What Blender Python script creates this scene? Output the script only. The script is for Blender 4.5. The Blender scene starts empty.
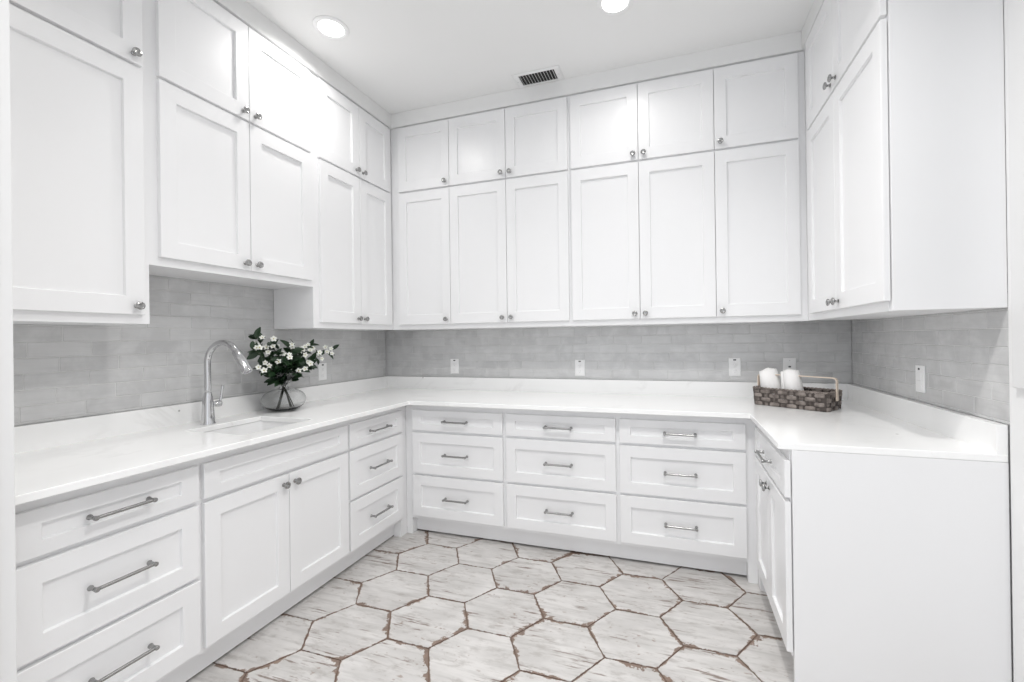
import bpy, bmesh, math, random
from mathutils import Vector, Matrix, Euler
random.seed(7)
S = bpy.context.scene
COL = S.collection
PI = math.pi

# ------------------------------------------------------------------ camera, sky, exposure, lamps
cam_d = bpy.data.cameras.new('camera'); cam = bpy.data.objects.new('camera', cam_d); COL.objects.link(cam)
S.camera = cam
CAMP = Vector((2.3529, -3.1553, 1.3149)); YAW, PITCH, ROLL = .3164, .0013, -.0132
FPX, PX, PY = 435.7965, 532.3877, 338.0675
f0 = Vector((-math.sin(YAW), math.cos(YAW), 0)); r0 = Vector((math.cos(YAW), math.sin(YAW), 0)); u0 = Vector((0, 0, 1))
fw = f0*math.cos(PITCH) + u0*math.sin(PITCH); u1 = u0*math.cos(PITCH) - f0*math.sin(PITCH)
rt = r0*math.cos(ROLL) + u1*math.sin(ROLL); up = u1*math.cos(ROLL) - r0*math.sin(ROLL)
M = Matrix((rt, up, -fw)).transposed().to_4x4(); M.translation = CAMP
cam.matrix_world = M
cam_d.sensor_fit = 'HORIZONTAL'; cam_d.sensor_width = 36.0
cam_d.lens = FPX/1024*36.0
cam_d.shift_x = -(PX-512)/1024; cam_d.shift_y = (PY-341)/1024
cam_d.clip_start = .02; cam_d.clip_end = 100

world = bpy.data.worlds.new('daylight'); S.world = world; world.use_nodes = True
bg = world.node_tree.nodes['Background']; bg.inputs[0].default_value = (.925, .955, 1, 1); bg.inputs[1].default_value = 1.2
S.view_settings.view_transform = 'Standard'
try: S.view_settings.look = 'None'
except Exception: pass
S.view_settings.gamma = 1.0; S.view_settings.use_curve_mapping = False
S.view_settings.exposure = .13
try:
    S.cycles.max_bounces = 10; S.cycles.diffuse_bounces = 6; S.cycles.glossy_bounces = 4; S.cycles.transmission_bounces = 8
    S.cycles.caustics_reflective = False; S.cycles.caustics_refractive = False
    S.cycles.sample_clamp_indirect = 4
except Exception: pass
LAMP_W = [4.6, 4.0, 16.5, 5.6, 2.5, 2.5]                  # each recessed downlight; last three are unseen extras added to brighten the room
LAMPS = [(.587, -1.228), (2.084, -.905), (2.40, -2.10), (1.38, -2.05), (1.15, -3.45), (2.65, -3.45)]

# ------------------------------------------------------------------ dimensions (metres; tile faces at x=0, y=0, x=W)
W = 3.3832; CEIL = 3.03; YF = -2.50               # front wall inner face
CT, CB = .914, .889                               # counter top / underside
DC, DCR = .6816, .6697                            # counter edge from the wall
ZS = 1.0096                                       # top of stone upstand
YE = -1.3205                                      # end of the right run
ZU, ZD, ZGL, ZGH, ZT, ZB = 1.396, 1.4311, 2.4165, 2.4300, 2.9083, 1.6705

# ------------------------------------------------------------------ node material helpers
def mat(name):
    m = bpy.data.materials.new(name); m.use_nodes = True
    n = m.node_tree.nodes; l = m.node_tree.links
    return m, n, l, n['Principled BSDF']
def simple(name, col, rough=.5, metal=0.0, **kw):
    m, n, l, b = mat(name)
    b.inputs['Base Color'].default_value = (*col, 1); b.inputs['Roughness'].default_value = rough; b.inputs['Metallic'].default_value = metal
    for k, v in kw.items(): b.inputs[k].default_value = v
    return m
def node(n, t, **kw):
    x = n.new(t)
    for k, v in kw.items(): setattr(x, k, v)
    return x
def mix(n, l, fac, a, b, mode='MIX'):
    x = n.new('ShaderNodeMix'); x.data_type = 'RGBA'; x.blend_type = mode
    for sock, v in ((x.inputs[0], fac), (x.inputs[6], a), (x.inputs[7], b)):
        if isinstance(v, (int, float)): sock.default_value = v
        elif isinstance(v, tuple): sock.default_value = (*v, 1) if len(v) == 3 else v
        else: l.new(v, sock)
    return x.outputs[2]
def math_(n, l, op, a, b=None, clamp=False):
    x = n.new('ShaderNodeMath'); x.operation = op; x.use_clamp = clamp
    for i, v in enumerate((a, b)):
        if v is None: continue
        if isinstance(v, (int, float)): x.inputs[i].default_value = v
        else: l.new(v, x.inputs[i])
    return x.outputs[0]
def ramp(n, l, fac, lo, hi):
    x = n.new('ShaderNodeMapRange'); x.interpolation_type = 'SMOOTHSTEP'
    l.new(fac, x.inputs[0]); x.inputs[1].default_value = lo; x.inputs[2].default_value = hi
    return x.outputs[0]
def noise(n, l, vec, scale, detail=3, rough=.55, dist=0.0):
    x = n.new('ShaderNodeTexNoise'); x.inputs['Scale'].default_value = scale; x.inputs['Detail'].default_value = detail
    x.inputs['Roughness'].default_value = rough; x.inputs['Distortion'].default_value = dist
    if vec is not None: l.new(vec, x.inputs['Vector'])
    return x.outputs[0]

def paint(name, col, rough, bump=.02):
    m, n, l, b = mat(name)
    b.inputs['Base Color'].default_value = (*col, 1); b.inputs['Roughness'].default_value = rough
    tc = node(n, 'ShaderNodeTexCoord')
    f = noise(n, l, tc.outputs['Object'], 90, 2)
    bp = node(n, 'ShaderNodeBump'); bp.inputs['Strength'].default_value = bump; bp.inputs['Distance'].default_value = .002
    l.new(f, bp.inputs['Height']); l.new(bp.outputs[0], b.inputs['Normal'])
    return m
M_CAB = paint('cabinet_paint', (.835, .835, .84), .30, .015)
M_WALL = paint('wall_paint', (.84, .84, .84), .6, .06)
M_CEIL = paint('ceiling_paint', (.84, .84, .835), .75, .06)
M_FRZ = paint('ceiling_paint_dimmed', (.79, .79, .785), .75, .06)  # ceiling paint darkened to cancel the extra frontal light on the soffits
M_TRIM = paint('trim_paint', (.77, .77, .77), .38, .015)
M_CHROME = simple('chrome', (.60, .60, .61), .08, 1.0)
M_NICKEL = simple('polished_nickel', (.36, .36, .355), .26, 1.0)
M_DARK = simple('duct_shade_black', (.02, .02, .02), .7)  # black standing for the shade behind the vent slats
M_PLASTIC = simple('white_plastic', (.86, .86, .86), .35)
M_SLOT = simple('dark_plastic', (.035, .035, .04), .5)
M_GREYPL = simple('grey_plastic', (.55, .55, .56), .4)
M_BASIN = simple('white_ceramic', (.84, .84, .84), .15)
M_VENT = simple('vent_enamel', (.80, .80, .80), .4)
M_TOWEL_ = None

def stone():
    m, n, l, b = mat('veined_quartz')
    tc = node(n, 'ShaderNodeTexCoord'); v = tc.outputs['Object']
    w = noise(n, l, v, 1.6, 5, .6, 1.2)
    vein = ramp(n, l, math_(n, l, 'ABSOLUTE', math_(n, l, 'SUBTRACT', w, .5)), .0, .035)
    soft = ramp(n, l, noise(n, l, v, 2.3, 3, .5, .6), .52, .78)
    strength = ramp(n, l, noise(n, l, v, 3.1, 2), .45, .7)
    c = mix(n, l, math_(n, l, 'MULTIPLY', math_(n, l, 'SUBTRACT', 1.0, vein), math_(n, l, 'MULTIPLY', strength, .20)), (.93, .93, .925), (.54, .53, .52))
    c = mix(n, l, math_(n, l, 'MULTIPLY', soft, .12), c, (.58, .58, .58))
    vo = node(n, 'ShaderNodeTexVoronoi'); vo.inputs['Scale'].default_value = 6.5; l.new(v, vo.inputs['Vector'])
    fl = ramp(n, l, math_(n, l, 'ADD', vo.outputs['Distance'], math_(n, l, 'MULTIPLY', noise(n, l, v, 60, 2), .05)), .075, .05)
    keep = ramp(n, l, noise(n, l, v, 2.0, 1), .52, .6)
    c = mix(n, l, math_(n, l, 'MULTIPLY', math_(n, l, 'MULTIPLY', fl, keep), .7), c, (.30, .29, .28))
    l.new(c, b.inputs['Base Color']); b.inputs['Roughness'].default_value = .16
    return m
M_STONE = stone()

def tile_mat():
    m, n, l, b = mat('glazed_grey_tile')
    tc = node(n, 'ShaderNodeTexCoord'); v = tc.outputs['Object']
    at = node(n, 'ShaderNodeAttribute', attribute_name='tile_rand'); r = at.outputs['Fac']
    base = mix(n, l, r, (.515, .515, .517), (.60, .60, .60))
    cl = noise(n, l, v, 9, 4, .6, .5)
    base = mix(n, l, ramp(n, l, cl, .35, .75), base, (.64, .64, .64), 'MIX')
    mp = node(n, 'ShaderNodeMapping'); mp.inputs['Scale'].default_value = (4, 4, 42); l.new(v, mp.inputs[0])
    br = noise(n, l, mp.outputs[0], 1.5, 3)
    base = mix(n, l, math_(n, l, 'MULTIPLY', ramp(n, l, br, .45, .75), .35), base, (.47, .47, .475))
    l.new(base, b.inputs['Base Color']); b.inputs['Roughness'].default_value = .2
    bp = node(n, 'ShaderNodeBump'); bp.inputs['Strength'].default_value = .35; bp.inputs['Distance'].default_value = .004
    l.new(noise(n, l, v, 16, 3), bp.inputs['Height']); l.new(bp.outputs[0], b.inputs['Normal'])
    return m
M_TILE = tile_mat()
M_GROUT = paint('tile_grout', (.62, .62, .615), .8, .1)

def floor_mat():
    m, n, l, b = mat('distressed_hex_tile')
    tc = node(n, 'ShaderNodeTexCoord'); v = tc.outputs['Object']
    ra = node(n, 'ShaderNodeAttribute', attribute_name='tile_rand').outputs['Fac']
    ed = node(n, 'ShaderNodeAttribute', attribute_name='edge_distance').outputs['Fac']
    off = node(n, 'ShaderNodeCombineXYZ'); l.new(math_(n, l, 'MULTIPLY', ra, 37.0), off.inputs[2]); l.new(math_(n, l, 'MULTIPLY', ra, 11.0), off.inputs[0])
    ad = node(n, 'ShaderNodeVectorMath', operation='ADD'); l.new(v, ad.inputs[0]); l.new(off.outputs[0], ad.inputs[1])
    def stretched(sx, sy, sc, d=4, ro=.6):
        mp = node(n, 'ShaderNodeMapping'); mp.inputs['Scale'].default_value = (sx, sy, 1); l.new(ad.outputs[0], mp.inputs[0])
        return noise(n, l, mp.outputs[0], sc, d, ro)
    grain = stretched(2.2, 26, 1.6)
    cloud = stretched(3, 7, 1.4, 3)
    c = mix(n, l, ramp(n, l, cloud, .3, .7), (.655, .638, .622), (.53, .515, .50))
    c = mix(n, l, math_(n, l, 'MULTIPLY', ramp(n, l, grain, .46, .70), .5), c, (.40, .385, .37))
    # short dark streaks where the paint has worn through
    st = stretched(5, 60, 1.0, 5, .68)
    where = ramp(n, l, stretched(2.0, 4.5, 1.7, 2), .50, .60)
    s1 = math_(n, l, 'MULTIPLY', ramp(n, l, st, .555, .61), where)
    c = mix(n, l, math_(n, l, 'MULTIPLY', s1, .85), c, (.17, .12, .095))
    sp = math_(n, l, 'MULTIPLY', ramp(n, l, stretched(16, 34, 2.0, 3), .62, .68), ramp(n, l, stretched(2, 3, 2.4, 2), .48, .6))
    c = mix(n, l, math_(n, l, 'MULTIPLY', sp, .7), c, (.27, .20, .16))
    smg = math_(n, l, 'MULTIPLY', ramp(n, l, stretched(6, 16, 1.6, 5, .7), .50, .68), .5)
    c = mix(n, l, smg, c, (.33, .305, .285))
    # chipped brown rim
    k = noise(n, l, ad.outputs[0], 26, 5, .7)
    big = ramp(n, l, noise(n, l, ad.outputs[0], 4.2, 2), .48, .68)
    lim = math_(n, l, 'ADD', math_(n, l, 'MULTIPLY', math_(n, l, 'SUBTRACT', k, .42), .026), math_(n, l, 'MULTIPLY', big, math_(n, l, 'MULTIPLY', math_(n, l, 'SUBTRACT', k, .38), .10)))
    rim = ramp(n, l, math_(n, l, 'SUBTRACT', lim, ed), -.001, .003)
    bc = mix(n, l, noise(n, l, v, 30, 3), (.06, .036, .026), (.30, .19, .13))
    c = mix(n, l, math_(n, l, 'MULTIPLY', rim, .9), c, bc)
    l.new(c, b.inputs['Base Color']); b.inputs['Roughness'].default_value = .42
    bp = node(n, 'ShaderNodeBump'); bp.inputs['Strength'].default_value = .25; bp.inputs['Distance'].default_value = .003
    l.new(grain, bp.inputs['Height']); l.new(bp.outputs[0], b.inputs['Normal'])
    return m
M_FLOOR = floor_mat()
M_JOINT = paint('brown_floor_grout', (.19, .13, .10), .85, .1)

# ------------------------------------------------------------------ mesh helpers
def finish(name, bm, m, parent=None, smooth=False, loc=None, rotz=None, angle=None, recalc=True):
    if recalc: bmesh.ops.recalc_face_normals(bm, faces=bm.faces)
    me = bpy.data.meshes.new(name); bm.to_mesh(me); bm.free()
    for x in (m if isinstance(m, (list, tuple)) else [m]): me.materials.append(x)
    if smooth or angle is not None:
        me.polygons.foreach_set('use_smooth', [True]*len(me.polygons))
        if angle is not None:
            try: me.set_sharp_from_angle(angle=math.radians(angle))
            except Exception: pass
    return link(name, me, parent, loc, rotz)
def link(name, me, parent=None, loc=None, rotz=None):
    o = bpy.data.objects.new(name, me); COL.objects.link(o)
    if parent is not None: o.parent = parent
    if loc is not None: o.location = loc
    if rotz is not None: o.rotation_euler = (0, 0, rotz)
    return o
def box(bm, a, b, bev=0.0, mi=0):
    x0, y0, z0 = (min(a[i], b[i]) for i in range(3)); x1, y1, z1 = (max(a[i], b[i]) for i in range(3))
    vs = [bm.verts.new(p) for p in ((x0,y0,z0),(x1,y0,z0),(x1,y1,z0),(x0,y1,z0),(x0,y0,z1),(x1,y0,z1),(x1,y1,z1),(x0,y1,z1))]
    fs = [bm.faces.new([vs[i] for i in q]) for q in ((0,3,2,1),(4,5,6,7),(0,1,5,4),(1,2,6,5),(2,3,7,6),(3,0,4,7))]
    for f in fs: f.material_index = mi
    if bev > 0:
        es = {e for f in fs for e in f.edges}
        bmesh.ops.bevel(bm, geom=list(es), offset=bev, segments=2, profile=.5, affect='EDGES', clamp_overlap=True)
    return vs
def boxes(*bs, bev=0.0):
    bm = bmesh.new()
    for a, b in bs: box(bm, a, b, bev)
    return bm
def lathe(bm, prof, axis=None, origin=(0,0,0), seg=20, close=True):
    """revolve [(r, h)] about 'axis' through origin"""
    ax = Vector(axis or (0, 0, 1)).normalized(); q = Vector((0, 0, 1)).rotation_difference(ax); o = Vector(origin)
    rings = []
    for r, h in prof:
        if r < 1e-6: rings.append([bm.verts.new(o + q @ Vector((0, 0, h)))])
        else: rings.append([bm.verts.new(o + q @ Vector((r*math.cos(2*PI*i/seg), r*math.sin(2*PI*i/seg), h))) for i in range(seg)])
    for A, B in zip(rings, rings[1:]):
        for i in range(seg):
            j = (i+1) % seg
            if len(A) == 1 and len(B) == 1: continue
            if len(A) == 1: bm.faces.new((A[0], B[i], B[j]))
            elif len(B) == 1: bm.faces.new((A[i], A[j], B[0]))
            else: bm.faces.new((A[i], A[j], B[j], B[i]))
    if close:
        for R in (rings[0], rings[-1]):
            if len(R) > 2: bm.faces.new(R)
def tube(bm, pts, rad, seg=10, cap=True):
    pts = [Vector(p) for p in pts]; n = len(pts)
    rads = rad if isinstance(rad, (list, tuple)) else [rad]*n
    T = [(pts[min(i+1, n-1)] - pts[max(i-1, 0)]).normalized() for i in range(n)]
    ref = Vector((0, 0, 1)) if abs(T[0].z) < .9 else Vector((1, 0, 0))
    N = (ref - T[0]*ref.dot(T[0])).normalized(); rings = []
    for i in range(n):
        N = (N - T[i]*N.dot(T[i])).normalized(); B = T[i].cross(N)
        rings.append([bm.verts.new(pts[i] + (N*math.cos(2*PI*k/seg) + B*math.sin(2*PI*k/seg))*rads[i]) for k in range(seg)])
    for A, Bq in zip(rings, rings[1:]):
        for k in range(seg): bm.faces.new((A[k], A[(k+1) % seg], Bq[(k+1) % seg], Bq[k]))
    if cap: bm.faces.new(rings[0]); bm.faces.new(rings[-1])
def spline(pts, n):
    """Catmull-Rom through pts"""
    P = [Vector(p) for p in pts]; P = [P[0]*2 - P[1]] + P + [P[-1]*2 - P[-2]]; out = []
    for i in range(1, len(P)-2):
        for k in range(n):
            t = k/n; a, b, c, d = P[i-1:i+3]
            out.append(.5*((2*b) + (c-a)*t + (2*a-5*b+4*c-d)*t*t + (3*b-a-3*c+d)*t**3))
    out.append(P[-2]); return out
def thing(name, label, cat, loc=(0,0,0), rotz=0.0, group=None):
    o = bpy.data.objects.new(name, None); COL.objects.link(o); o.empty_display_size = .1
    o.location = loc; o.rotation_euler = (0, 0, rotz); o['label'] = label; o['category'] = cat
    if group: o['group'] = group
    return o
def struct(name, bm, m, label=None, **kw):
    o = finish(name, bm, m, **kw); o['kind'] = 'structure'
    if label: o['label'] = label
    return o

# ------------------------------------------------------------------ the room shell
def hex_floor():
    px, py = .3105, .3345; hw = px*2/3; ht = hw/2; ap = py/2; g = .0028
    bm = bmesh.new(); rl = bm.verts.layers.float.new('tile_rand'); el = bm.verts.layers.float.new('edge_distance')
    x0, x1, y0, y1 = -.1, W+.1, -4.4, .1
    vs = [bm.verts.new(p) for p in ((x0, y0, -.0035), (x1, y0, -.0035), (x1, y1, -.0035), (x0, y1, -.0035))]
    f = bm.faces.new(vs); f.material_index = 1
    vs2 = [bm.verts.new((v.co.x, v.co.y, -.06)) for v in vs]
    for i in range(4): bm.faces.new((vs[i], vs2[i], vs2[(i+1) % 4], vs[(i+1) % 4])).material_index = 1
    bm.faces.new(vs2[::-1]).material_index = 1
    cx0, cy0 = 1.2333, -1.3638
    for i in range(-6, 10):
        for j in range(-11, 8):
            cx = cx0 + i*px; cy = cy0 + j*py + (py/2 if i % 2 else 0)
            if not (x0-.1 < cx < x1+.1 and y0 < cy < y1+.1): continue
            rnd = random.random()
            def jit(): return random.uniform(-.0012, .0012)
            rim = [(hw-g*1.15, 0), (ht-g*.6, ap-g), (-ht+g*.6, ap-g), (-hw+g*1.15, 0), (-ht+g*.6, -ap+g), (ht-g*.6, -ap+g)]
            top = []
            c = bm.verts.new((min(max(cx, x0), x1), min(max(cy, y0), y1), 0)); c[rl] = rnd; c[el] = ap*.97
            low = []
            for a, b in rim:
                X = min(max(cx+a+jit(), x0), x1); Y = min(max(cy+b+jit(), y0), y1)
                t = bm.verts.new((X, Y, 0)); t[rl] = rnd; t[el] = 0; top.append(t)
                q = bm.verts.new((X, Y, -.004)); q[rl] = rnd; q[el] = 0; low.append(q)
            for k in range(6):
                bm.faces.new((c, top[k], top[(k+1) % 6])); bm.faces.new((top[k], low[k], low[(k+1) % 6], top[(k+1) % 6]))
    return struct('floor', bm, [M_FLOOR, M_JOINT], 'floor of distressed white hexagonal tiles with brown worn joints', recalc=False)
hex_floor()
T = .012                                            # tile thickness in front of the plaster
struct('wall_left', boxes(((-.15, -4.0, 0), (-T, .1, CEIL+.1))), M_WALL, 'white wall on the left')
struct('wall_back', boxes(((-T, T, 0), (W+T, .15, CEIL+.1))), M_WALL, 'white wall behind the back cabinets')
WY0, WY1, WZ0, WZ1 = -2.25, -1.445, 1.215, 2.55      # window opening in the right wall
struct('wall_right', boxes(((W+T, -1.3275, 0), (W+.15, .1, CEIL)), ((W, WY1, 0), (W+.15, -1.3275, CEIL)), ((W, -4.0, 0), (W+.15, WY0, CEIL)),
                           ((W, WY0, 0), (W+.15, WY1, WZ0)), ((W, WY0, WZ1), (W+.15, WY1, CEIL))), M_WALL, 'white wall on the right')
XJ0, XJ1 = .722, 2.80
struct('wall_front', boxes(((-T, YF-.12, 0), (XJ0-.02, YF, CEIL))), M_WALL, 'short white wall return at the left edge')
struct('ceiling', boxes(((-.15, -4.3, CEIL), (W+.15, .15, CEIL+.12))), M_CEIL, 'flat white ceiling')
# jamb lining and stop of the doorway, then the window in the right wall
struct('trim_1', boxes(((XJ0-.02, YF-.13, 0), (XJ0, YF+.001, CEIL)), ((XJ0, YF-.085, 0), (XJ0+.010, YF-.035, CEIL)), bev=.003), M_TRIM, 'white painted jamb at the left edge')
def window():
    X = W; c = .075
    f = struct('window_1', boxes(((X-.018, WY1, WZ0-c), (X, WY1+c, WZ1+c)), ((X-.018, WY0-c, WZ0-c), (X, WY0, WZ1+c)), ((X-.018, WY0, WZ1), (X, WY1, WZ1+c)), ((X-.018, WY0, WZ0-c), (X, WY1, WZ0)), bev=.003), M_TRIM, 'white cased window in the right wall')
    finish('sash', boxes(((X+.05, WY0, WZ0), (X+.09, WY0+.05, WZ1)), ((X+.05, WY1-.05, WZ0), (X+.09, WY1, WZ1)), ((X+.05, WY0+.05, WZ0), (X+.09, WY1-.05, WZ0+.05)), ((X+.05, WY0+.05, WZ1-.05), (X+.09, WY1-.05, WZ1)), ((X+.05, WY0+.05, (WZ0+WZ1)/2-.02), (X+.09, WY1-.05, (WZ0+WZ1)/2+.02))), M_TRIM, f)
    gm, n, l, b = mat('window_glass'); b.inputs['Roughness'].default_value = 0; b.inputs['Transmission Weight'].default_value = 1; b.inputs['IOR'].default_value = 1.0
    finish('pane', boxes(((X+.066, WY0+.05, WZ0+.05), (X+.070, WY1-.05, WZ1-.05))), gm, f)
window()
# frieze boards between the cabinet doors and the ceiling
ZF = ZT+.016
UL, UB, UR = .330, .347, .334                        # door faces of the upper runs
struct('trim_2', boxes(((0, YF, ZF), (UL-.003, -.002, CEIL)), bev=.0015), M_FRZ, 'white plaster soffit above the left cabinets')
struct('trim_3', boxes(((UL-.003, -UB+.003, ZF), (W-UR+.003, -.002, CEIL)), bev=.0015), M_FRZ, 'white plaster soffit above the back cabinets')
struct('trim_4', boxes(((W-UR+.003, -1.322, ZF), (W-.001, -.002, CEIL)), bev=.0015), M_FRZ, 'white plaster soffit above the right cabinets')

# tile backsplash: one mesh of hand-made bevelled tiles per wall
def backsplash(to3, regions, phase, label):
    bm = bmesh.new(); rl = bm.verts.layers.float.new('tile_rand')
    L, H, g = .196, .0612, .0011
    def quad(pts, mi, r):
        vs = []
        for p in pts:
            v = bm.verts.new(to3(*p)); v[rl] = r; vs.append(v)
        f = bm.faces.new(vs); f.material_index = mi; return vs
    for (a0, a1, z0, z1) in regions:
        quad([(a0, z0, -.0022), (a1, z0, -.0022), (a1, z1, -.0022), (a0, z1, -.0022)], 1, .5)
        for (p, q) in (((a0, z0), (a0, z1)), ((a1, z0), (a1, z1)), ((a0, z1), (a1, z1))):
            quad([(*p, -.0022), (*q, -.0022), (*q, -T+.001), (*p, -T+.001)], 1, .5)
        r0_ = math.floor((z0-1.1445)/H)-1
        for r in range(r0_, r0_+18):
            zb, zt = 1.1445 + r*H, 1.1445 + (r+1)*H
            if zt <= z0+.003 or zb >= z1-.003: continue
            off = phase + (L/2 if r % 2 else 0) + math.sin(r*12.9)*.018
            k0 = math.floor((a0-off)/L)-1
            for k in range(k0, k0+40):
                ta, tb = off + k*L, off + (k+1)*L
                if tb <= a0+.003 or ta >= a1-.003: continue
                A, B, Z0, Z1 = max(ta+g, a0), min(tb-g, a1), max(zb+g, z0), min(zt-g, z1)
                if B-A < .004 or Z1-Z0 < .004: continue
                rnd = random.Random(hash((r*131+k*17+int(phase*1000))) & 0xffff).random()
                rr = random.Random(r*977+k*31+int(phase*1000))
                d = [rr.uniform(-.0009, .0) for _ in range(4)]; e = .0022
                out = quad([(A+e, Z0+e, d[0]), (B-e, Z0+e, d[1]), (B-e, Z1-e, d[2]), (A+e, Z1-e, d[3])], 0, rnd)
                low = []
                for p in ((A, Z0), (B, Z0), (B, Z1), (A, Z1)):
                    v = bm.verts.new(to3(*p, -.0024)); v[rl] = rnd; low.append(v)
                for i in range(4):
                    bm.faces.new((out[i], low[i], low[(i+1) % 4], out[(i+1) % 4])).material_index = 0
    return struct('tile_backsplash', bm, [M_TILE, M_GROUT], label, recalc=True)
ZA = 1.012
backsplash(lambda a, z, d: (d, a, z), [(YF+.001, -.0002, ZA, 1.4505), (-1.944, -1.08, 1.4505, 1.655)], -1.597, 'grey glazed tile backsplash behind the sink')
backsplash(lambda a, z, d: (a, -d, z), [(.0002, W-.0002, ZA, 1.4505)], 2.903, 'grey glazed tile backsplash along the back wall')
backsplash(lambda a, z, d: (W-d, a, z), [(-1.3270, -.0002, ZA, 1.4505)], -.55, 'grey glazed tile backsplash on the right wall')

# ------------------------------------------------------------------ cabinet pieces (local: X along the run, -Y out of the wall, Z up)
def shaker(w, h, st, ra, t=.0195, rec=.0115):
    bm = bmesh.new(); c = .0016; k = .0012
    def loop(mx, mz, n): return [bm.verts.new((x, -n, z)) for x, z in ((mx, mz), (w-mx, mz), (w-mx, h-mz), (mx, h-mz))]
    Ls = [loop(0, 0, 0), loop(0, 0, t-c), loop(c, c, t), loop(st-k, ra-k, t), loop(st, ra, t-k), loop(st+.0022, ra+.0022, t-rec)]
    for A, B in zip(Ls, Ls[1:]):
        for i in range(4): bm.faces.new((A[i], A[(i+1) % 4], B[(i+1) % 4], B[i]))
    bm.faces.new(Ls[-1]); bm.faces.new(Ls[0][::-1])
    return bm
def knob_mesh():
    bm = bmesh.new()
    lathe(bm, [(0, 0), (.0095, 0), (.0095, .002), (.0055, .005), (.0048, .013), (.0075, .0165), (.0145, .019), (.0165, .0225), (.0155, .0265), (.0105, .0285), (.0085, .0275), (0, .027)], axis=(0, -1, 0), seg=18)
    bmesh.ops.recalc_face_normals(bm, faces=bm.faces)
    me = bpy.data.meshes.new('knob'); bm.to_mesh(me); bm.free(); me.materials.append(M_NICKEL)
    me.polygons.foreach_set('use_smooth', [True]*len(me.polygons))
    try: me.set_sharp_from_angle(angle=math.radians(40))
    except Exception: pass
    return me
def handle_mesh(L=.160):
    bm = bmesh.new(); h = L/2; p = .030
    for s in (-1, 1):
        lathe(bm, [(0, 0), (.0085, 0), (.0085, .003), (.0058, .006), (.0058, p-.004), (.0072, p-.002), (.0078, p+.006), (.006, p+.0085), (0, p+.009)], axis=(0, -1, 0), origin=(s*h, 0, 0), seg=14)
    x = h-.004
    tube(bm, [(-x, -p, 0), (-x*.4, -p, 0), (x*.4, -p, 0), (x, -p, 0)], .0058, 12)
    bmesh.ops.recalc_face_normals(bm, faces=bm.faces)
    me = bpy.data.meshes.new('handle'); bm.to_mesh(me); bm.free(); me.materials.append(M_NICKEL)
    me.polygons.foreach_set('use_smooth', [True]*len(me.polygons))
    try: me.set_sharp_from_angle(angle=math.radians(50))
    except Exception: pass
    return me
KNOB, HANDLE = knob_mesh(), handle_mesh()
DT = .0195
def front(parent, kind, x0, x1, z0, z1, n, st=.064, ra=.066, knob=None, handle=False):
    """door / drawer / false front with its back face n out from the wall"""
    o = finish(kind, shaker(x1-x0, z1-z0, st, ra), M_CAB, parent, loc=(x0, -n, z0))
    if knob: link('knob', KNOB, o, loc=(knob[0]-x0, -DT, knob[1]-z0))['label'] = 'polished nickel knob'
    if handle: link('handle', HANDLE, o, loc=((x1-x0)/2, -DT, (z1-z0)/2))['label'] = 'polished nickel bar handle'
    return o
RUN = {'left': lambda a: ((0, a, 0), PI/2), 'back': lambda a: ((a, 0, 0), 0.0), 'right': lambda a: ((W, a, 0), -PI/2)}
ZDR = [(.7107, .8467), (.4227, .6944), (.1359, .4071)]
BZ0, TOE = .1125, .12                                # bottom of the face frame
def base(label, run, a0, w, face, fronts, toe=.543, depth0=.003, extra=(), hollow=False):
    """fronts: list of ('drawer'|'door'|'false_front', x0, x1, z0, z1, knob or None)"""
    loc, rz = RUN[run](a0)
    t = thing('base_cabinet', label, 'cabinet', loc, rz, 'white base cabinets under the counter')
    if hollow: cb = boxes(((0.001, -depth0, BZ0), (.019, -(face-.02), CB-.001)), ((w-.019, -depth0, BZ0), (w-.001, -(face-.02), CB-.001)), ((.019, -depth0, BZ0), (w-.019, -depth0-.006, CB-.001)), ((.019, -depth0-.006, BZ0), (w-.019, -(face-.02), BZ0+.018)))
    else: cb = boxes(((0.001, -depth0, BZ0), (w-.001, -(face-.02), CB-.001)))
    finish('carcass', cb, M_CAB, t)
    finish('face_frame', boxes(((0, -(face-.02), BZ0), (w, -face, CB-.0006))), M_CAB, t)
    finish('toe_kick', boxes(((0, -(toe-.018), .011), (w, -toe, BZ0))), M_CAB, t)
    for k, x0, x1, z0, z1, kn in fronts:
        small = z1-z0 < .2
        front(t, k, x0, x1, z0, z1, face+.0005, .063, .044 if small else .064, kn, k == 'drawer')
    for nm, b in extra: finish(nm, b, M_CAB, t)
    return t
def stack(x0, x1): return [('drawer', x0, x1, z0, z1, None) for z0, z1 in ZDR]
FB, FR = .597, .629
# left run (X = y - a0)
a = YF+.002
base('white three-drawer base cabinet left of the sink cabinet, beside the doorway', 'left', a, -1.960-a, FB, stack(-2.468-a, -1.9694-a))
a = -1.960; c = -1.5618
base('white sink base cabinet with false front and two doors, below the faucet', 'left', a, 1.960-1.1643, FB, [
    ('false_front', -1.951-a, -1.1722-a, *ZDR[0], None),
    ('door', -1.951-a, c-.0015-a, .1359, .6944, (c-.0315-a, .651)), ('door', c+.0015-a, -1.1722-a, .1359, .6944, (c+.0315-a, .651))], hollow=True)
a = -1.1643
base('narrow three-drawer base cabinet right of the sink cabinet, at the left corner', 'left', a, 1.1643-.597, FB, stack(-1.1564-a, -.6595-a),
     extra=[('corner_post', boxes(((-.6673-a, -.544, .001), (-.5975-a, -.5968, BZ0-.0005))))])
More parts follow.
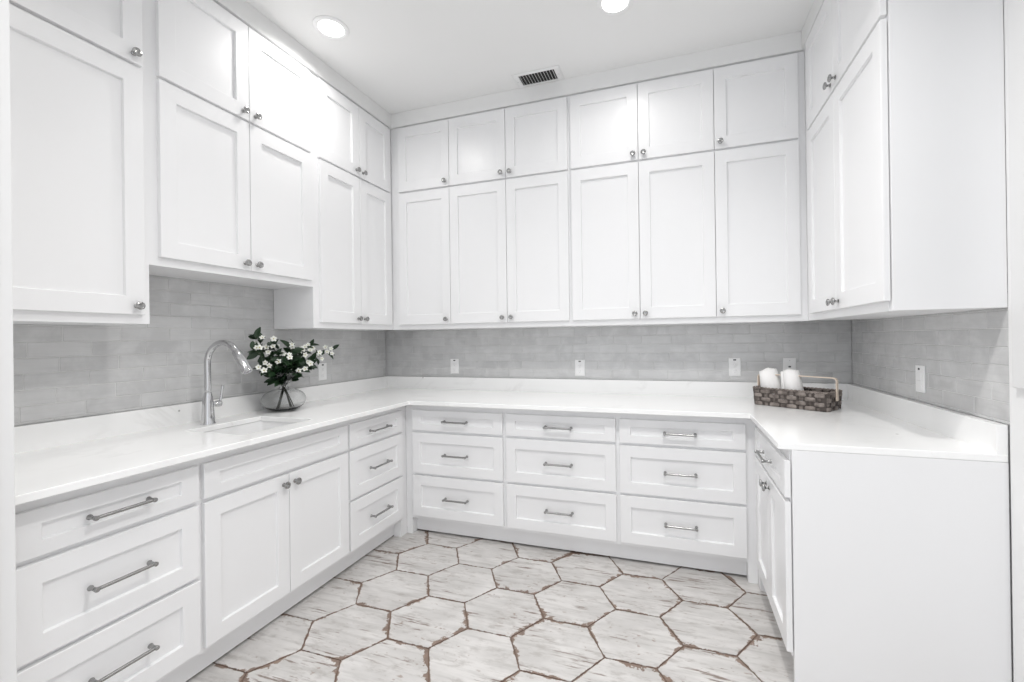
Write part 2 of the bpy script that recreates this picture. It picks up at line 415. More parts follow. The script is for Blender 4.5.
# back run (X = x - a0)
b1, b2 = 1.3263, 2.0291
base('back wall three-drawer base cabinet nearest the left corner, narrowest of three', 'back', FB+.001, b1-FB-.001, FB, stack(.660-FB-.001, 1.3148-FB-.001),
     extra=[('corner_post', boxes(((0.0, -.544, .001), (.6437-FB-.001, -.5968, BZ0-.0005))))])
base('middle three-drawer base cabinet of the back wall', 'back', b1, b2-b1, FB, stack(1.3378-b1, 2.018-b1))
e = W-FR-.001
base('back wall three-drawer base cabinet nearest the right corner, below the basket end', 'back', b2, e-b2, FB, stack(2.0402-b2, 2.7014-b2),
     extra=[('corner_post', boxes(((2.7067-b2, -.544, .001), (e-b2, -.5968, BZ0-.0005))))])
# right run (X = -(y - a0))
a = -.598; s0, s1 = .085, 1.3185-.598; sm = (s0+s1)/2
base('right run base cabinet with one drawer over two doors and a plain end panel', 'right', a, 1.3005-.598, FR, [
    ('drawer', s0, s1, *ZDR[0], None),
    ('door', s0, sm-.0015, .1359, .6944, (sm-.0315, .651)), ('door', sm+.0015, s1, .1359, .6944, (sm+.0315, .651))], toe=.56,
     extra=[('end_panel', boxes(((1.3010-.598, -.0004, .001), (1.3205-.598, -FR+.005, CB-.0006)), bev=.001)),
            ('corner_post', boxes(((0.0, -.545, .001), (.0663, -FR, BZ0-.0005))))])

def upper(label, run, a0, w, door_n, zb, cols, extra=(), grp='white upper cabinets', depth0=.003, left=0.0):
    """cols: (x0, x1, knob side) ; a lower and a top door per column"""
    loc, rz = RUN[run](a0)
    t = thing('upper_cabinet', label, 'cabinet', loc, rz, grp); face = door_n-DT-.0005
    finish('carcass', boxes(((left+.0008, -depth0, zb), (w-.0008, -(face-.02), ZF+.03))), M_CAB, t)
    finish('face_frame', boxes(((left, -(face-.02), zb-.0005), (w, -face, ZF+.03))), M_CAB, t)
    zd = zb+(ZD-ZU)
    for x0, x1, sd in cols:
        for z0, z1, kz in ((zd, ZGL, zd+.034), (ZGH, ZT, ZGH+.036)):
            front(t, 'door', x0, x1, z0, z1, door_n-DT, .066, .072, ((x1-.031) if sd == 'R' else (x0+.031), kz))
    for nm, b in extra: finish(nm, b, M_CAB, t)
    return t
# the frieze boards sit on the face frames, so the carcasses stop below them
ZF_ = ZF; ZF = ZF_-.0315
a = YF+.002
upper('leftmost tall upper cabinet beside the doorway, single doors with knobs on the right', 'left', a, -1.9475-a, UL, ZU, [(-2.462-a, -1.9725-a, 'R')])
a = -1.9475
upper('short raised upper cabinet above the faucet with four doors', 'left', a, 1.9475-1.0965, UL, 1.640, [(-1.9141-a, -1.5105-a, 'R'), (-1.5075-a, -1.1172-a, 'L')])
a = -1.0965
upper('narrow upper cabinet in the left corner, above the flower vase', 'left', a, 1.0965-.328, UL, ZU, [(-1.0512-a, -.7025-a, 'R'), (-.6995-a, -.3620-a, 'L')])
a = UL-.0195
upper('back wall upper cabinet on the left, six narrower doors', 'back', a, 1.7021-a, UB, ZU, [(.3853-a, .8129-a, 'R'), (.8159-a, 1.2515-a, 'R'), (1.2545-a, 1.6915-a, 'L')])
a = 1.7021
upper('back wall upper cabinet on the right, six wider doors', 'back', a, W-UR+.02-a, UB, ZU, [(1.7130-a, 2.1461-a, 'R'), (2.1491-a, 2.5880-a, 'L'), (2.5910-a, 3.0316-a, 'L')])
a = -.329
upper('right wall upper cabinet with a plain end panel facing the doorway', 'right', a, 1.3070-.329, UR, ZU, [(.4303-.329, .8446-.329, 'R'), (.8476-.329, 1.3225-.329, 'L')],
      extra=[('end_panel', boxes(((1.3075-.329, -.0004, ZU), (1.3266-.329, -(UR-.024), CEIL-.001)), bev=.001))])
ZF = ZF_

# ------------------------------------------------------------------ worktop with upstands
SX0, SX1, SY0, SY1 = .2133, .567, -1.753, -1.370
def worktop():
    xs = [.001, SX0, SX1, DC, W-DCR, W-.0002]; ys = [YF+.001, SY0, SY1, YE, -DC, -.001]
    bm = bmesh.new(); cell = {}
    for i in range(5):
        for j in range(5):
            on = (i <= 2) or (j == 4) or (i == 4 and j >= 3)
            if i == 1 and j == 1: on = False
            cell[i, j] = on
    V = {}
    def v(i, j, z):
        if (i, j, z) not in V: V[i, j, z] = bm.verts.new((xs[i], ys[j], CT if z else CB))
        return V[i, j, z]
    for (i, j), on in cell.items():
        if not on: continue
        bm.faces.new((v(i, j, 1), v(i+1, j, 1), v(i+1, j+1, 1), v(i, j+1, 1)))
        bm.faces.new((v(i, j, 0), v(i, j+1, 0), v(i+1, j+1, 0), v(i+1, j, 0)))
        for di, dj, p, q in ((-1, 0, (i, j+1), (i, j)), (1, 0, (i+1, j), (i+1, j+1)), (0, -1, (i, j), (i+1, j)), (0, 1, (i+1, j+1), (i, j+1))):
            if not cell.get((i+di, j+dj), False):
                bm.faces.new((v(*p, 0), v(*q, 0), v(*q, 1), v(*p, 1)))
    o = finish('countertop', bm, M_STONE)
    bv = o.modifiers.new('edge', 'BEVEL'); bv.width = .0025; bv.segments = 2; bv.limit_method = 'ANGLE'; bv.angle_limit = math.radians(40)
    o['label'] = 'white veined stone countertop running along three walls with an upstand'; o['category'] = 'countertop'
    z0 = CT-.001
    finish('upstand', boxes(((.001, YF+.002, z0), (.021, -.001, ZS+.0025)), bev=.0012), M_STONE, o)
    finish('upstand', boxes(((.0215, -.021, z0), (W-.0305, -.001, ZS+.0025)), bev=.0012), M_STONE, o)
    finish('upstand', boxes(((W-.030, YE+.001, z0), (W-.0002, -.001, ZS+.0025)), bev=.0012), M_STONE, o)
worktop()

def sink():
    t = thing('sink', 'white undermount sink basin set into the counter below the faucet', 'sink', ((SX0+SX1)/2, (SY0+SY1)/2, CB-.001))
    hx, hy = (SX1-SX0)/2+.004, (SY1-SY0)/2+.006
    bm = bmesh.new()
    def loop(mx, z, r=.02):
        pts = []
        for sx, sy, a0 in ((1, 1, 0), (-1, 1, 90), (-1, -1, 180), (1, -1, 270)):
            for k in range(5):
                an = math.radians(a0 + k*22.5); pts.append(bm.verts.new((sx*(hx-mx-r) + r*math.cos(an), sy*(hy-mx-r) + r*math.sin(an), z)))
        return pts
    Ls = [loop(-.012, -.20, .03), loop(-.012, -.012, .03), loop(-.025, -.012, .03), loop(-.025, 0, .03), loop(0, 0), loop(.004, -.02), loop(.010, -.155, .03), loop(.03, -.18, .04), loop(.10, -.186, .04)]
    for A, B in zip(Ls, Ls[1:]):
        n = len(A)
        for i in range(n): bm.faces.new((A[i], A[(i+1) % n], B[(i+1) % n], B[i]))
    bm.faces.new(Ls[-1]); bm.faces.new(Ls[0])
    finish('basin', bm, M_BASIN, t, angle=35)
    bm = bmesh.new(); lathe(bm, [(0, 0), (.045, 0), (.045, .003), (.036, .004), (.03, .0015), (0, .001)], origin=(0, 0, -.186), seg=24)
    finish('drain', bm, M_CHROME, t, angle=40)
sink()

def faucet():
    t = thing('faucet', 'chrome pull-down faucet with an arched spout behind the sink', 'faucet', (.150, -1.6051, CT))
    bm = bmesh.new()
    lathe(bm, [(0, 0), (.0315, 0), (.0315, .004), (.0285, .010), (.0265, .05), (.024, .10), (.0205, .132), (.0165, .150), (.0150, .156), (0, .156)], seg=28)
    finish('body', bm, M_CHROME, t, angle=40)
    bm = bmesh.new()
    pts = [(0, 0, .150), (0, 0, .23), (0, 0, .300)] + [(.106*(1-math.cos(u)), 0, .300+.101*math.sin(u)) for u in [PI*k/12 for k in range(1, 11)]]
    arc = spline(pts, 4)
    tube(bm, arc, .0145, 16)
    finish('spout', bm, M_CHROME, t, smooth=True)
    end = arc[-1]; dr = (arc[-1]-arc[-2]).normalized()
    bm = bmesh.new()
    h0 = end - dr*.012
    lathe(bm, [(0, 0), (.0155, 0), (.0185, .005), (.0205, .050), (.0225, .118), (.0215, .124), (.016, .1245), (.015, .120), (0, .120)], axis=dr, origin=h0, seg=20)
    finish('spray_head', bm, M_CHROME, t, angle=40)
    bm = bmesh.new()
    lathe(bm, [(0, .012), (.0125, .012), (.0125, .030), (.0145, .033), (.0165, .045), (.0155, .056), (.008, .061), (0, .062)], axis=(.25, 1, 0), origin=(0, 0, .095), seg=18)
    finish('lever_hub', bm, M_CHROME, t, angle=40)
    bm = bmesh.new()
    tube(bm, spline([(.012, .050, .098), (.013, .056, .125), (.015, .060, .160), (.017, .063, .186)], 4), [.0058]*9+[.0064]*4, 10)
    finish('lever', bm, M_CHROME, t, smooth=True)
faucet()

# ------------------------------------------------------------------ outlets
def outlet(run, a, z, label, dark=True, kind='outlet'):
    loc, rz = RUN[run](a); loc = (loc[0], loc[1], z)
    t = thing('wall_outlet', label, 'outlet', loc, rz, 'white wall plates on the backsplash')
    w, h = .0365, .0595; n0, n1 = .0005, .006
    bm = bmesh.new()
    L0 = [bm.verts.new((sx*w, -n0, sz*h)) for sx, sz in ((-1, -1), (1, -1), (1, 1), (-1, 1))]
    L1 = [bm.verts.new((sx*w, -n1+.002, sz*h)) for sx, sz in ((-1, -1), (1, -1), (1, 1), (-1, 1))]
    L2 = [bm.verts.new((sx*(w-.003), -n1, sz*(h-.003))) for sx, sz in ((-1, -1), (1, -1), (1, 1), (-1, 1))]
    for A, B in ((L0, L1), (L1, L2)):
        for i in range(4): bm.faces.new((A[i], A[(i+1) % 4], B[(i+1) % 4], B[i]))
    bm.faces.new(L2); bm.faces.new(L0)
    finish('cover_plate', bm, M_PLASTIC, t)
    if kind == 'outlet':
        finish('indicator_slot', boxes(((-.0085, -n1-.0008, .0425), (.0085, -n1+.001, .0515)), bev=.0006), M_SLOT, t)['label'] = 'small dark slot near the top of the plate'
        for s in (-1, 1):
            bm = bmesh.new(); zc = s*.0205-.006
            lathe(bm, [(0, 0), (.0150, 0), (.0150, .0012), (.0135, .0018), (0, .0018)], axis=(0, -1, 0), origin=(0, -n1+.0003, zc), seg=20)
            so = finish('socket', bm, M_PLASTIC, t, angle=40)
            finish('contact_slots', boxes(((-.0065, -n1-.0019, zc-.001), (-.0047, -n1-.001, zc+.008)), ((.0047, -n1-.0019, zc-.001), (.0065, -n1-.001, zc+.008)), ((-.0024, -n1-.0019, zc-.010), (.0024, -n1-.001, zc-.006))), M_GREYPL, so)
    elif kind == 'jack':
        finish('jack_hole', boxes(((-.007, -n1-.0012, -.002), (.007, -n1+.001, .007)), bev=.001), M_SLOT, t)['label'] = 'dark jack opening'
        for s in (-1, 1):
            bm = bmesh.new(); lathe(bm, [(0, 0), (.003, 0), (.003, .0006), (0, .001)], axis=(0, -1, 0), origin=(0, -n1+.0002, s*.042), seg=10)
            finish('screw', bm, M_GREYPL, t)
    else:
        finish('indicator_slot', boxes(((-.012, -n1-.0008, .0385), (.002, -n1+.001, .0475)), bev=.0006), M_SLOT, t)['label'] = 'small dark slot near the top of the plate'
        p = finish('rocker', boxes(((-.0165, -n1-.0025, -.044), (.0165, -n1+.0005, .028)), bev=.001), M_PLASTIC, t)
        finish('rocker_line', boxes(((-.0145, -n1-.0032, -.0085), (.0145, -n1-.002, -.0075))), M_GREYPL, p)
    return t
outlet('left', -.712, 1.1033, 'white outlet on the left wall tile, right of the flower vase')
outlet('back', .656, 1.1003, 'white outlet at the left end of the back wall tile')
outlet('back', 1.685, 1.0963, 'white outlet halfway along the back wall tile, below the wider doors')
outlet('back', 2.725, 1.1100, 'white outlet on the back wall tile, just left of the basket')
outlet('back', 3.045, 1.1120, 'greyish jack plate on the back wall tile, partly hidden behind rolled towels', kind='jack')
outlet('right', -.793, 1.1150, 'white outlet plate on the right wall tile', kind='rocker')

# ------------------------------------------------------------------ ceiling fittings
M_GLOW, n_, l_, b_ = mat('lamp_lens'); b_.inputs['Base Color'].default_value = (1, 1, 1, 1); b_.inputs['Emission Color'].default_value = (1, .985, .96, 1); b_.inputs['Emission Strength'].default_value = 6
LL = ['round recessed ceiling light above the left cabinets', 'round recessed ceiling light cut off by the top of the picture', 'round recessed ceiling light between the right run and the open side of the room', 'unseen round ceiling light added as fill over the middle of the open floor', 'unseen round ceiling light added as fill behind the viewpoint, on the left', 'unseen round ceiling light added as fill behind the viewpoint, on the right']  # the middle and rear fixtures are added fill lights, out of view
for (x, y), lab, watts in zip(LAMPS, LL, LAMP_W):
    t = thing('recessed_light', lab, 'ceiling light', (x, y, CEIL), 0, 'recessed ceiling lights')
    bm = bmesh.new(); lathe(bm, [(.066, -.001), (.092, -.001), (.092, -.004), (.088, -.007), (.070, -.009), (.066, -.006), (.066, -.001)], seg=40, close=False)
    finish('trim_ring', bm, M_PLASTIC, t, angle=50)
    bm = bmesh.new(); lathe(bm, [(0, -.001), (.066, -.001), (.066, -.004), (0, -.0045)], seg=32, close=False)
    finish('lens', bm, M_GLOW, t, angle=40)
    ld = bpy.data.lights.new('downlight', 'AREA'); ld.shape = 'DISK'; ld.size = .125; ld.energy = watts; ld.spread = math.radians(156 if y > -1.5 else 135); ld.color = (1, .985, .965)
    lo = bpy.data.objects.new('downlight', ld); COL.objects.link(lo); lo.parent = t; lo.location = (0, 0, -.012)
def vent():
    t = thing('ceiling_vent', 'white rectangular ceiling vent with dark slots above the back cabinets', 'vent', (1.522, -.424, CEIL))
    w, d, iw, idp = .160, .076, .120, .056
    bm = bmesh.new()
    def loop(a, b, z): return [bm.verts.new((sx*a, sy*b, z)) for sx, sy in ((-1, -1), (1, -1), (1, 1), (-1, 1))]
    Ls = [loop(w, d, -.0008), loop(w, d, -.003), loop(w-.012, d-.012, -.009), loop(iw+.003, idp+.003, -.009), loop(iw, idp, -.006), loop(iw, idp, -.0008)]
    for A, B in zip(Ls, Ls[1:]):
        for i in range(4): bm.faces.new((A[i], A[(i+1) % 4], B[(i+1) % 4], B[i]))
    finish('frame', bm, M_VENT, t)
    finish('duct_shade_sheet', boxes(((-iw, -idp, -.0015), (iw, idp, -.0006))), M_DARK, t)  # flat black sheet in place of the shaded duct interior
    for k in range(12):
        x = -iw + (k+.5)*2*iw/12
        bm = bmesh.new(); q = .0030
        vs = [bm.verts.new(p) for p in ((x+q, -idp, -.0095), (x+q-.0014, -idp, -.0098), (x-q, -idp, -.0025), (x-q+.0014, -idp, -.0022), (x+q, idp, -.0095), (x+q-.0014, idp, -.0098), (x-q, idp, -.0025), (x-q+.0014, idp, -.0022))]
        for f in ((0, 1, 2, 3), (4, 5, 6, 7), (0, 1, 5, 4), (1, 2, 6, 5), (2, 3, 7, 6), (3, 0, 4, 7)): bm.faces.new([vs[i] for i in f])
        finish('slat', bm, M_VENT, t)
    for s in (-1, 1):
        bm = bmesh.new(); lathe(bm, [(0, -.0095), (.004, -.0093), (.004, -.0085)], origin=(s*(w-.020), 0, 0), seg=10, close=False)
        finish('screw', bm, M_GREYPL, t)
vent()

# ------------------------------------------------------------------ woven basket with two rolled towels
def wicker():
    m, n, l, b = mat('weathered_wicker')
    tc = node(n, 'ShaderNodeTexCoord'); v = tc.outputs['Object']
    c = mix(n, l, ramp(n, l, noise(n, l, v, 28, 3), .3, .7), (.12, .098, .086), (.30, .26, .235))
    mp = node(n, 'ShaderNodeMapping'); mp.inputs['Scale'].default_value = (20, 20, 300); l.new(v, mp.inputs[0])
    c = mix(n, l, math_(n, l, 'MULTIPLY', ramp(n, l, noise(n, l, mp.outputs[0], 2, 2), .5, .7), .5), c, (.05, .04, .036))
    l.new(c, b.inputs['Base Color']); b.inputs['Roughness'].default_value = .6
    return m
M_WICK = wicker()
M_WICKD = simple('gap_shade_wicker', (.06, .048, .042), .65)  # stakes coloured darker to put shade into the weave gaps
def wood():
    m, n, l, b = mat('pale_wood')
    tc = node(n, 'ShaderNodeTexCoord')
    mp = node(n, 'ShaderNodeMapping'); mp.inputs['Scale'].default_value = (6, 90, 60); l.new(tc.outputs['Object'], mp.inputs[0])
    c = mix(n, l, noise(n, l, mp.outputs[0], 2, 3), (.62, .50, .40), (.78, .68, .58))
    l.new(c, b.inputs['Base Color']); b.inputs['Roughness'].default_value = .5
    return m
M_WOOD = wood()
def towel_mat():
    m, n, l, b = mat('white_terry')
    tc = node(n, 'ShaderNodeTexCoord')
    b.inputs['Base Color'].default_value = (.88, .87, .86, 1); b.inputs['Roughness'].default_value = .95
    bp = node(n, 'ShaderNodeBump'); bp.inputs['Strength'].default_value = .6; bp.inputs['Distance'].default_value = .003
    l.new(noise(n, l, tc.outputs['Object'], 260, 2), bp.inputs['Height']); l.new(bp.outputs[0], b.inputs['Normal'])
    return m
M_TOWEL = towel_mat()
BA, BB = Vector((2.7783, -.3224)), Vector((3.0928, -.548)); BN = Vector((.1143, .1418))
BC = (BA+BB)/2 + BN/2; BANG = math.atan2(BB.y-BA.y, BB.x-BA.x); BLEN = (BB-BA).length; BWID = BN.length
def basket():
    t = thing('basket', 'brown woven basket with a pale wooden handle holding rolled white towels', 'basket', (BC.x, BC.y, CT+.0005), BANG)
    hl, hw, H, r = BLEN/2+.003, BWID/2+.003, .094, .022
    per = []
    def path(step):
        pts = []
        segs = [((hl, -hw+r), (hl, hw-r), (1, 0)), ((hl-r, hw), (-hl+r, hw), (0, 1)), ((-hl, hw-r), (-hl, -hw+r), (-1, 0)), ((-hl+r, -hw), (hl-r, -hw), (0, -1))]
        cs = [((hl-r, hw-r), 0), ((-hl+r, hw-r), 90), ((-hl+r, -hw+r), 180), ((hl-r, -hw+r), 270)]
        for (p, q, nn), (c, a0) in zip(segs, cs):
            L = math.hypot(q[0]-p[0], q[1]-p[1]); k = max(2, round(L/step))
            for i in range(k): pts.append((p[0]+(q[0]-p[0])*i/k, p[1]+(q[1]-p[1])*i/k, *nn))
            for i in range(3):
                an = math.radians(a0 + 30*i + 5); pts.append((c[0]+r*math.cos(an), c[1]+r*math.sin(an), math.cos(an), math.sin(an)))
        return pts
    P = path(.006); s = [0.0]
    for a, b in zip(P, P[1:]): s.append(s[-1] + math.hypot(b[0]-a[0], b[1]-a[1]))
    tot = s[-1] + .006; nst = 24; wl = tot/nst
    bm = bmesh.new(); rows = 4; rh = H/rows
    for row in range(rows):
        z = (row+.5)*rh; hh = rh*.47; rings = []
        for (x, y, nx, ny), q in zip(P, s):
            d = .0050*math.cos(PI*q/wl + PI*(row % 2)) ; tp = .97 + .03*(z/H)
            ring = []
            for on, oz in ((-.0012, -hh), (.0012, -hh*.75), (.0017, 0), (.0012, hh*.75), (-.0012, hh)):
                ring.append(bm.verts.new(((x*tp+nx*(d+on)), (y*tp+ny*(d+on)), z+oz)))
            rings.append(ring)
        for A, B in zip(rings, rings[1:]+rings[:1]):
            for i in range(5): bm.faces.new((A[i], A[(i+1) % 5], B[(i+1) % 5], B[i]))
    finish('woven_body', bm, M_WICK, t, angle=60)
    bm = bmesh.new()                                   # flat upright stakes
    for k in range(nst):
        q = (k+.5)*wl; i = min(range(len(s)), key=lambda j: abs(s[j]-q)); x, y, nx, ny = P[i]
        tx, ty = -ny, nx; w2 = wl*.30
        vs = []
        for z, tp in ((.001, .97), (H+.004, 1.0)):
            for a_, b_ in ((-w2, -.001), (w2, -.001), (w2, .001), (-w2, .001)):
                vs.append(bm.verts.new((x*tp+tx*a_+nx*b_, y*tp+ty*a_+ny*b_, z)))
        for f in ((0, 1, 2, 3), (4, 5, 6, 7), (0, 1, 5, 4), (1, 2, 6, 5), (2, 3, 7, 6), (3, 0, 4, 7)): bm.faces.new([vs[i] for i in f])
    finish('stakes', bm, M_WICKD, t)
    bm = bmesh.new()                                   # twisted rim
    for ph in (0, PI):
        pts = [(x+nx*.004*math.cos(q*160+ph), y+ny*.004*math.cos(q*160+ph), H+.003+.004*math.sin(q*160+ph)) for (x, y, nx, ny), q in zip(P, s)]
        tube(bm, pts+[pts[0]], .0038, 6)
    finish('rim', bm, M_WICK, t, smooth=True)
    bm = bmesh.new()
    A = [bm.verts.new((x*.93, y*.93, .004)) for x, y, _, _ in P]; bm.faces.new(A)
    A2 = [bm.verts.new((x*.93, y*.93, .001)) for x, y, _, _ in P]; bm.faces.new(A2[::-1])
    for i in range(len(A)): bm.faces.new((A[i], A2[i], A2[(i+1) % len(A)], A[(i+1) % len(A)]))
    finish('base', bm, M_WICK, t)
    bm = bmesh.new(); o = hl+.007; zt = .171; w2 = .012; th = .0045
    prof = [(-o, .052), (-o, .1), (-o, zt-.012), (-o+.006, zt-.003), (-o+.016, zt)] ; prof = prof + [(0, zt+.002)] + [(-x, z) for x, z in prof[::-1]]
    rings = []
    for i, (x, z) in enumerate(prof):
        a_ = prof[max(i-1, 0)]; b_ = prof[min(i+1, len(prof)-1)]; d = Vector((b_[0]-a_[0], b_[1]-a_[1])).normalized(); nn = Vector((-d.y, d.x))
        rings.append([bm.verts.new((x+nn.x*k*th/2, yy, z+nn.y*k*th/2)) for k, yy in ((-1, -w2), (1, -w2), (1, w2), (-1, w2))])
    for A, B in zip(rings, rings[1:]):
        for i in range(4): bm.faces.new((A[i], A[(i+1) % 4], B[(i+1) % 4], B[i]))
    bm.faces.new(rings[0]); bm.faces.new(rings[-1])
    finish('handle', bm, M_WOOD, t)['label'] = 'pale wooden strap handle'
basket()
def towel(lx, ly, tilt, turn, label, hgt=.190):
    loc = Vector((BC.x, BC.y, CT+.008)) + Matrix.Rotation(BANG, 3, 'Z') @ Vector((lx, ly, 0))
    bm = bmesh.new(); turns, ro, ri, th = 3.3, .056, .008, .0125; n = 96
    prof = [(-.5, .012), (-.5, .5), (-.5, .985), (-.28, 1.0), (.28, 1.0), (.5, .985), (.5, .5), (.5, .012), (.28, 0), (-.28, 0)]
    rings = []
    for i in range(n+1):
        f = i/n; an = 2*PI*turns*f; rr = ri + (ro-ri)*f
        sl = -.010*(1-f) + .004*math.sin(an*1.0+1)
        c, s_ = math.cos(an), math.sin(an)
        rings.append([bm.verts.new(((rr+k*th)*c*1.03*(1-.16*z**3), (rr+k*th)*s_*.95*(1-.16*z**3), z*hgt + (sl+.022*(1-f))*z)) for k, z in prof])
    m_ = len(prof)
    for A, B in zip(rings, rings[1:]):
        for i in range(m_): bm.faces.new((A[i], A[(i+1) % m_], B[(i+1) % m_], B[i]))
    bm.faces.new(rings[0]); bm.faces.new(rings[-1])
    o = finish('rolled_towel', bm, M_TOWEL, smooth=True)
    o.location = loc; o.rotation_euler = Euler((0, tilt, BANG), 'XYZ')
    o.rotation_euler.rotate_axis('Z', turn)
    o['label'] = label; o['category'] = 'towel'; o['group'] = 'rolled towels in the basket'
    return o
towel(-.122, .002, -.17, .6, 'rolled white towel at the left end of the basket')
towel(.000, .002, -.14, 2.2, 'rolled white towel near the middle of the basket, in front of the jack plate')

# ------------------------------------------------------------------ glass vase with flowering branches
VX, VY = .168, -1.180
def vase():
    m, n, l, b = mat('clear_glass')
    b.inputs['Base Color'].default_value = (.97, .975, .975, 1); b.inputs['Roughness'].default_value = .0; b.inputs['Transmission Weight'].default_value = 1; b.inputs['IOR'].default_value = 1.45
    outer = [(0, 0), (.045, 0), (.075, .008), (.104, .030), (.116, .058), (.113, .080), (.095, .104), (.062, .121), (.030, .130), (.0215, .140), (.024, .152), (.045, .176), (.066, .200), (.078, .222)]
    t_ = .0022
    inner = [(max(r-t_, 0), h+(.004 if i < 3 else .0006)) for i, (r, h) in enumerate(outer)]
    pr = spline([(r, 0, h) for r, h in outer], 3); pi_ = spline([(r, 0, h) for r, h in inner], 3)
    prof = [(abs(p.x), p.z) for p in pr] + [(.0772, .2235)] + [(abs(p.x), p.z) for p in pi_[::-1]]
    prof[0] = (0, prof[0][1]); prof[-1] = (0, prof[-1][1])
    bm = bmesh.new(); lathe(bm, prof, seg=48, close=False)
    o = finish('vase', bm, m, smooth=True, loc=(VX, VY, CT+.0006))
    o['label'] = 'round clear glass vase with a flared neck beside the sink'; o['category'] = 'vase'
vase()
def leaf_mat(name, a, b2):
    m, n, l, b = mat(name)
    tc = node(n, 'ShaderNodeTexCoord')
    c = mix(n, l, noise(n, l, tc.outputs['Object'], 14, 3), a, b2)
    l.new(c, b.inputs['Base Color']); b.inputs['Roughness'].default_value = .38
    return m
M_LEAF = leaf_mat('dark_green_leaf', (.008, .022, .010), (.022, .058, .020))
M_STEM = leaf_mat('brown_stem', (.035, .028, .018), (.06, .07, .03))
M_PETAL = simple('white_petal', (.86, .87, .82), .55)
M_CENTRE = simple('flower_centre', (.55, .48, .16), .6)
rb = random.Random(5)
def add_leaf(bm, p, d, L, w, nrm):
    d = d.normalized(); s = d.cross(nrm).normalized(); u = s.cross(d).normalized(); R = []
    for k in range(6):
        t = k/5; ww = w*math.sin(PI*min(1, t*.92+.06))**.8*(1-.15*t); c = p + d*L*t - u*(.18*L*t*t)
        R.append([bm.verts.new(c - s*ww + u*ww*.35), bm.verts.new(c), bm.verts.new(c + s*ww + u*ww*.35)])
    for A, B in zip(R, R[1:]):
        for i in range(2): bm.faces.new((A[i], A[i+1], B[i+1], B[i]))
def blossom_mesh():
    bm = bmesh.new()
    for k in range(5):
        an = 2*PI*k/5; c, s_ = math.cos(an), math.sin(an); R = []
        for i in range(5):
            t = i/4; ww = .0075*math.sin(PI*(t*.82+.12)); r = .003+.017*t; h = .004*math.sin(PI*t*.9) + .003*t
            R.append([bm.verts.new((c*r - s_*q, s_*r + c*q, h - abs(q)*.12)) for q in (-ww, 0, ww)])
        for A, B in zip(R, R[1:]):
            for i in range(2): f = bm.faces.new((A[i], A[i+1], B[i+1], B[i]))
    n0 = len(bm.faces)
    lathe(bm, [(0, -.004), (.002, -.003), (.0032, .002), (.0025, .005), (0, .006)], seg=8)
    bm.faces.ensure_lookup_table()
    for f in bm.faces[n0:]: f.material_index = 1
    me = bpy.data.meshes.new('blossom'); bm.to_mesh(me); bm.free(); me.materials.append(M_PETAL); me.materials.append(M_CENTRE)
    me.polygons.foreach_set('use_smooth', [True]*len(me.polygons)); return me
BLOSSOM = blossom_mesh()
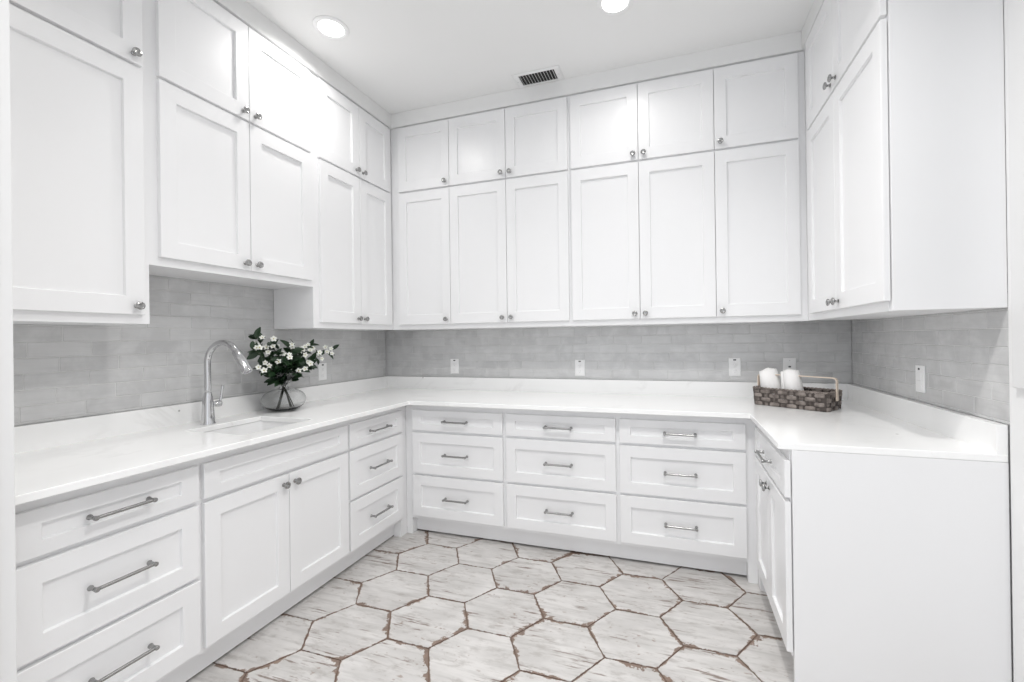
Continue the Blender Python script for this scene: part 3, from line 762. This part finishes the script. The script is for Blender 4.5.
def branch(tip, foot, lean, leaves, blooms, label, big=1.0):
    V0 = Vector((VX, VY, CT)); tip = Vector(tip)
    neck = V0 + Vector((lean[0], lean[1], .142)); ft = V0 + Vector((foot[0], foot[1], .010))
    mid = neck*.45 + tip*.55 + Vector((0, 0, .03))
    lip = V0 + Vector((lean[0]*2.2, lean[1]*2.2, .142)) + (mid-neck)*.28
    pts = spline([ft, neck, lip, mid, tip], 6)
    t = thing('flowering_branch', label, 'flower', ft, 0, 'white flowering branches in the vase')
    loc = [p-ft for p in pts]; n = len(loc)
    bm = bmesh.new(); tube(bm, loc, [.0030-.0018*i/(n-1) for i in range(n)], 7)
    finish('stem', bm, M_STEM, t, smooth=True)
    bm = bmesh.new()
    for k in range(leaves):
        f = rb.uniform(.40, 1.0)**.9; x = f*(n-1); i = min(int(x), n-2); p = loc[i].lerp(loc[i+1], x-i); d = (loc[i+1]-loc[i]).normalized()
        an = k*2.4 + rb.uniform(-.5, .5); ref = Vector((0, 0, 1)).cross(d); ref = ref.normalized() if ref.length > .05 else Vector((1, 0, 0)); ot = d.cross(ref)
        out = (ref*math.cos(an) + ot*math.sin(an))
        dd = (d*rb.uniform(.3, .9) + out).normalized()
        if (p+ft).x + dd.x*.07 < .03: dd.x = abs(dd.x)*.4
        L = rb.uniform(.040, .066)*big
        up_ = (Vector((.6, -.5, .8)) + Vector((rb.uniform(-.6, .6), rb.uniform(-.6, .6), rb.uniform(-.4, .4)))).normalized()
        add_leaf(bm, p, dd, L, L*rb.uniform(.23, .32), up_)
    finish('leaves', bm, M_LEAF, t, smooth=True)
    for k in range(blooms):
        f = rb.uniform(.70, 1.0); x = f*(n-1); i = min(int(x), n-2); p = loc[i].lerp(loc[i+1], x-i)
        off = Vector((rb.uniform(.0, .045), rb.uniform(-.045, .030), rb.uniform(-.024, .034)))
        b = link('blossom', BLOSSOM, t, loc=p+off)
        nv = (Vector((.75, -.65, .35)) + Vector((rb.uniform(-.5, .5), rb.uniform(-.5, .5), rb.uniform(-.4, .5)))).normalized()
        b.rotation_mode = 'QUATERNION'; b.rotation_quaternion = Vector((0, 0, 1)).rotation_difference(nv) ; b.scale = [rb.uniform(.72, .95)]*3
    return t
L_, R_ = (.012, -.052, 0), (.006, .052, 0)          # the cut ends stand in two bunches, the stems crossing in the neck
branch((.15, -1.345, 1.345), R_, (.004, -.006), 35, 5, 'tallest flowering branch leaning left, tip highest of the bouquet')
branch((.19, -1.400, 1.285), (.0, .058, 0), (-.005, -.007), 30, 4, 'flowering branch leaning farthest left, behind the faucet head')
branch((.20, -1.360, 1.185), (.012, .060, 0), (.006, -.004), 27, 3, 'low flowering branch drooping left beside the faucet head')
branch((.17, -1.255, 1.310), (.002, .047, 0), (.001, -.003), 35, 5, 'upright flowering branch left of the bouquet centre')
branch((.20, -1.135, 1.300), (.004, .040, 0), (.004, .001), 22, 3, 'upright branch with broad leaves at the bouquet centre', 1.4)
branch((.18, -1.045, 1.285), L_, (-.003, .004), 30, 7, 'flowering branch right of centre with a dense white cluster')
branch((.14, -.945, 1.300), (.004, -.058, 0), (.002, .006), 24, 2, 'leafy branch rising right with few flowers')
branch((.17, -.790, 1.262), (.016, -.060, 0), (-.002, .007), 16, 7, 'flowering branch reaching farthest right, above the outlet')
branch((.20, -1.000, 1.180), (.008, -.046, 0), (.006, .006), 30, 5, 'low flowering branch drooping right over the vase lip')
branch((.21, -1.220, 1.200), (.010, .044, 0), (.008, -.002), 35, 2, 'short leafy branch at the front of the bouquet', 1.15)
branch((.13, -1.150, 1.190), (.0, -.050, 0), (-.006, .0), 35, 2, 'short leafy branch at the back of the bouquet', 1.2)
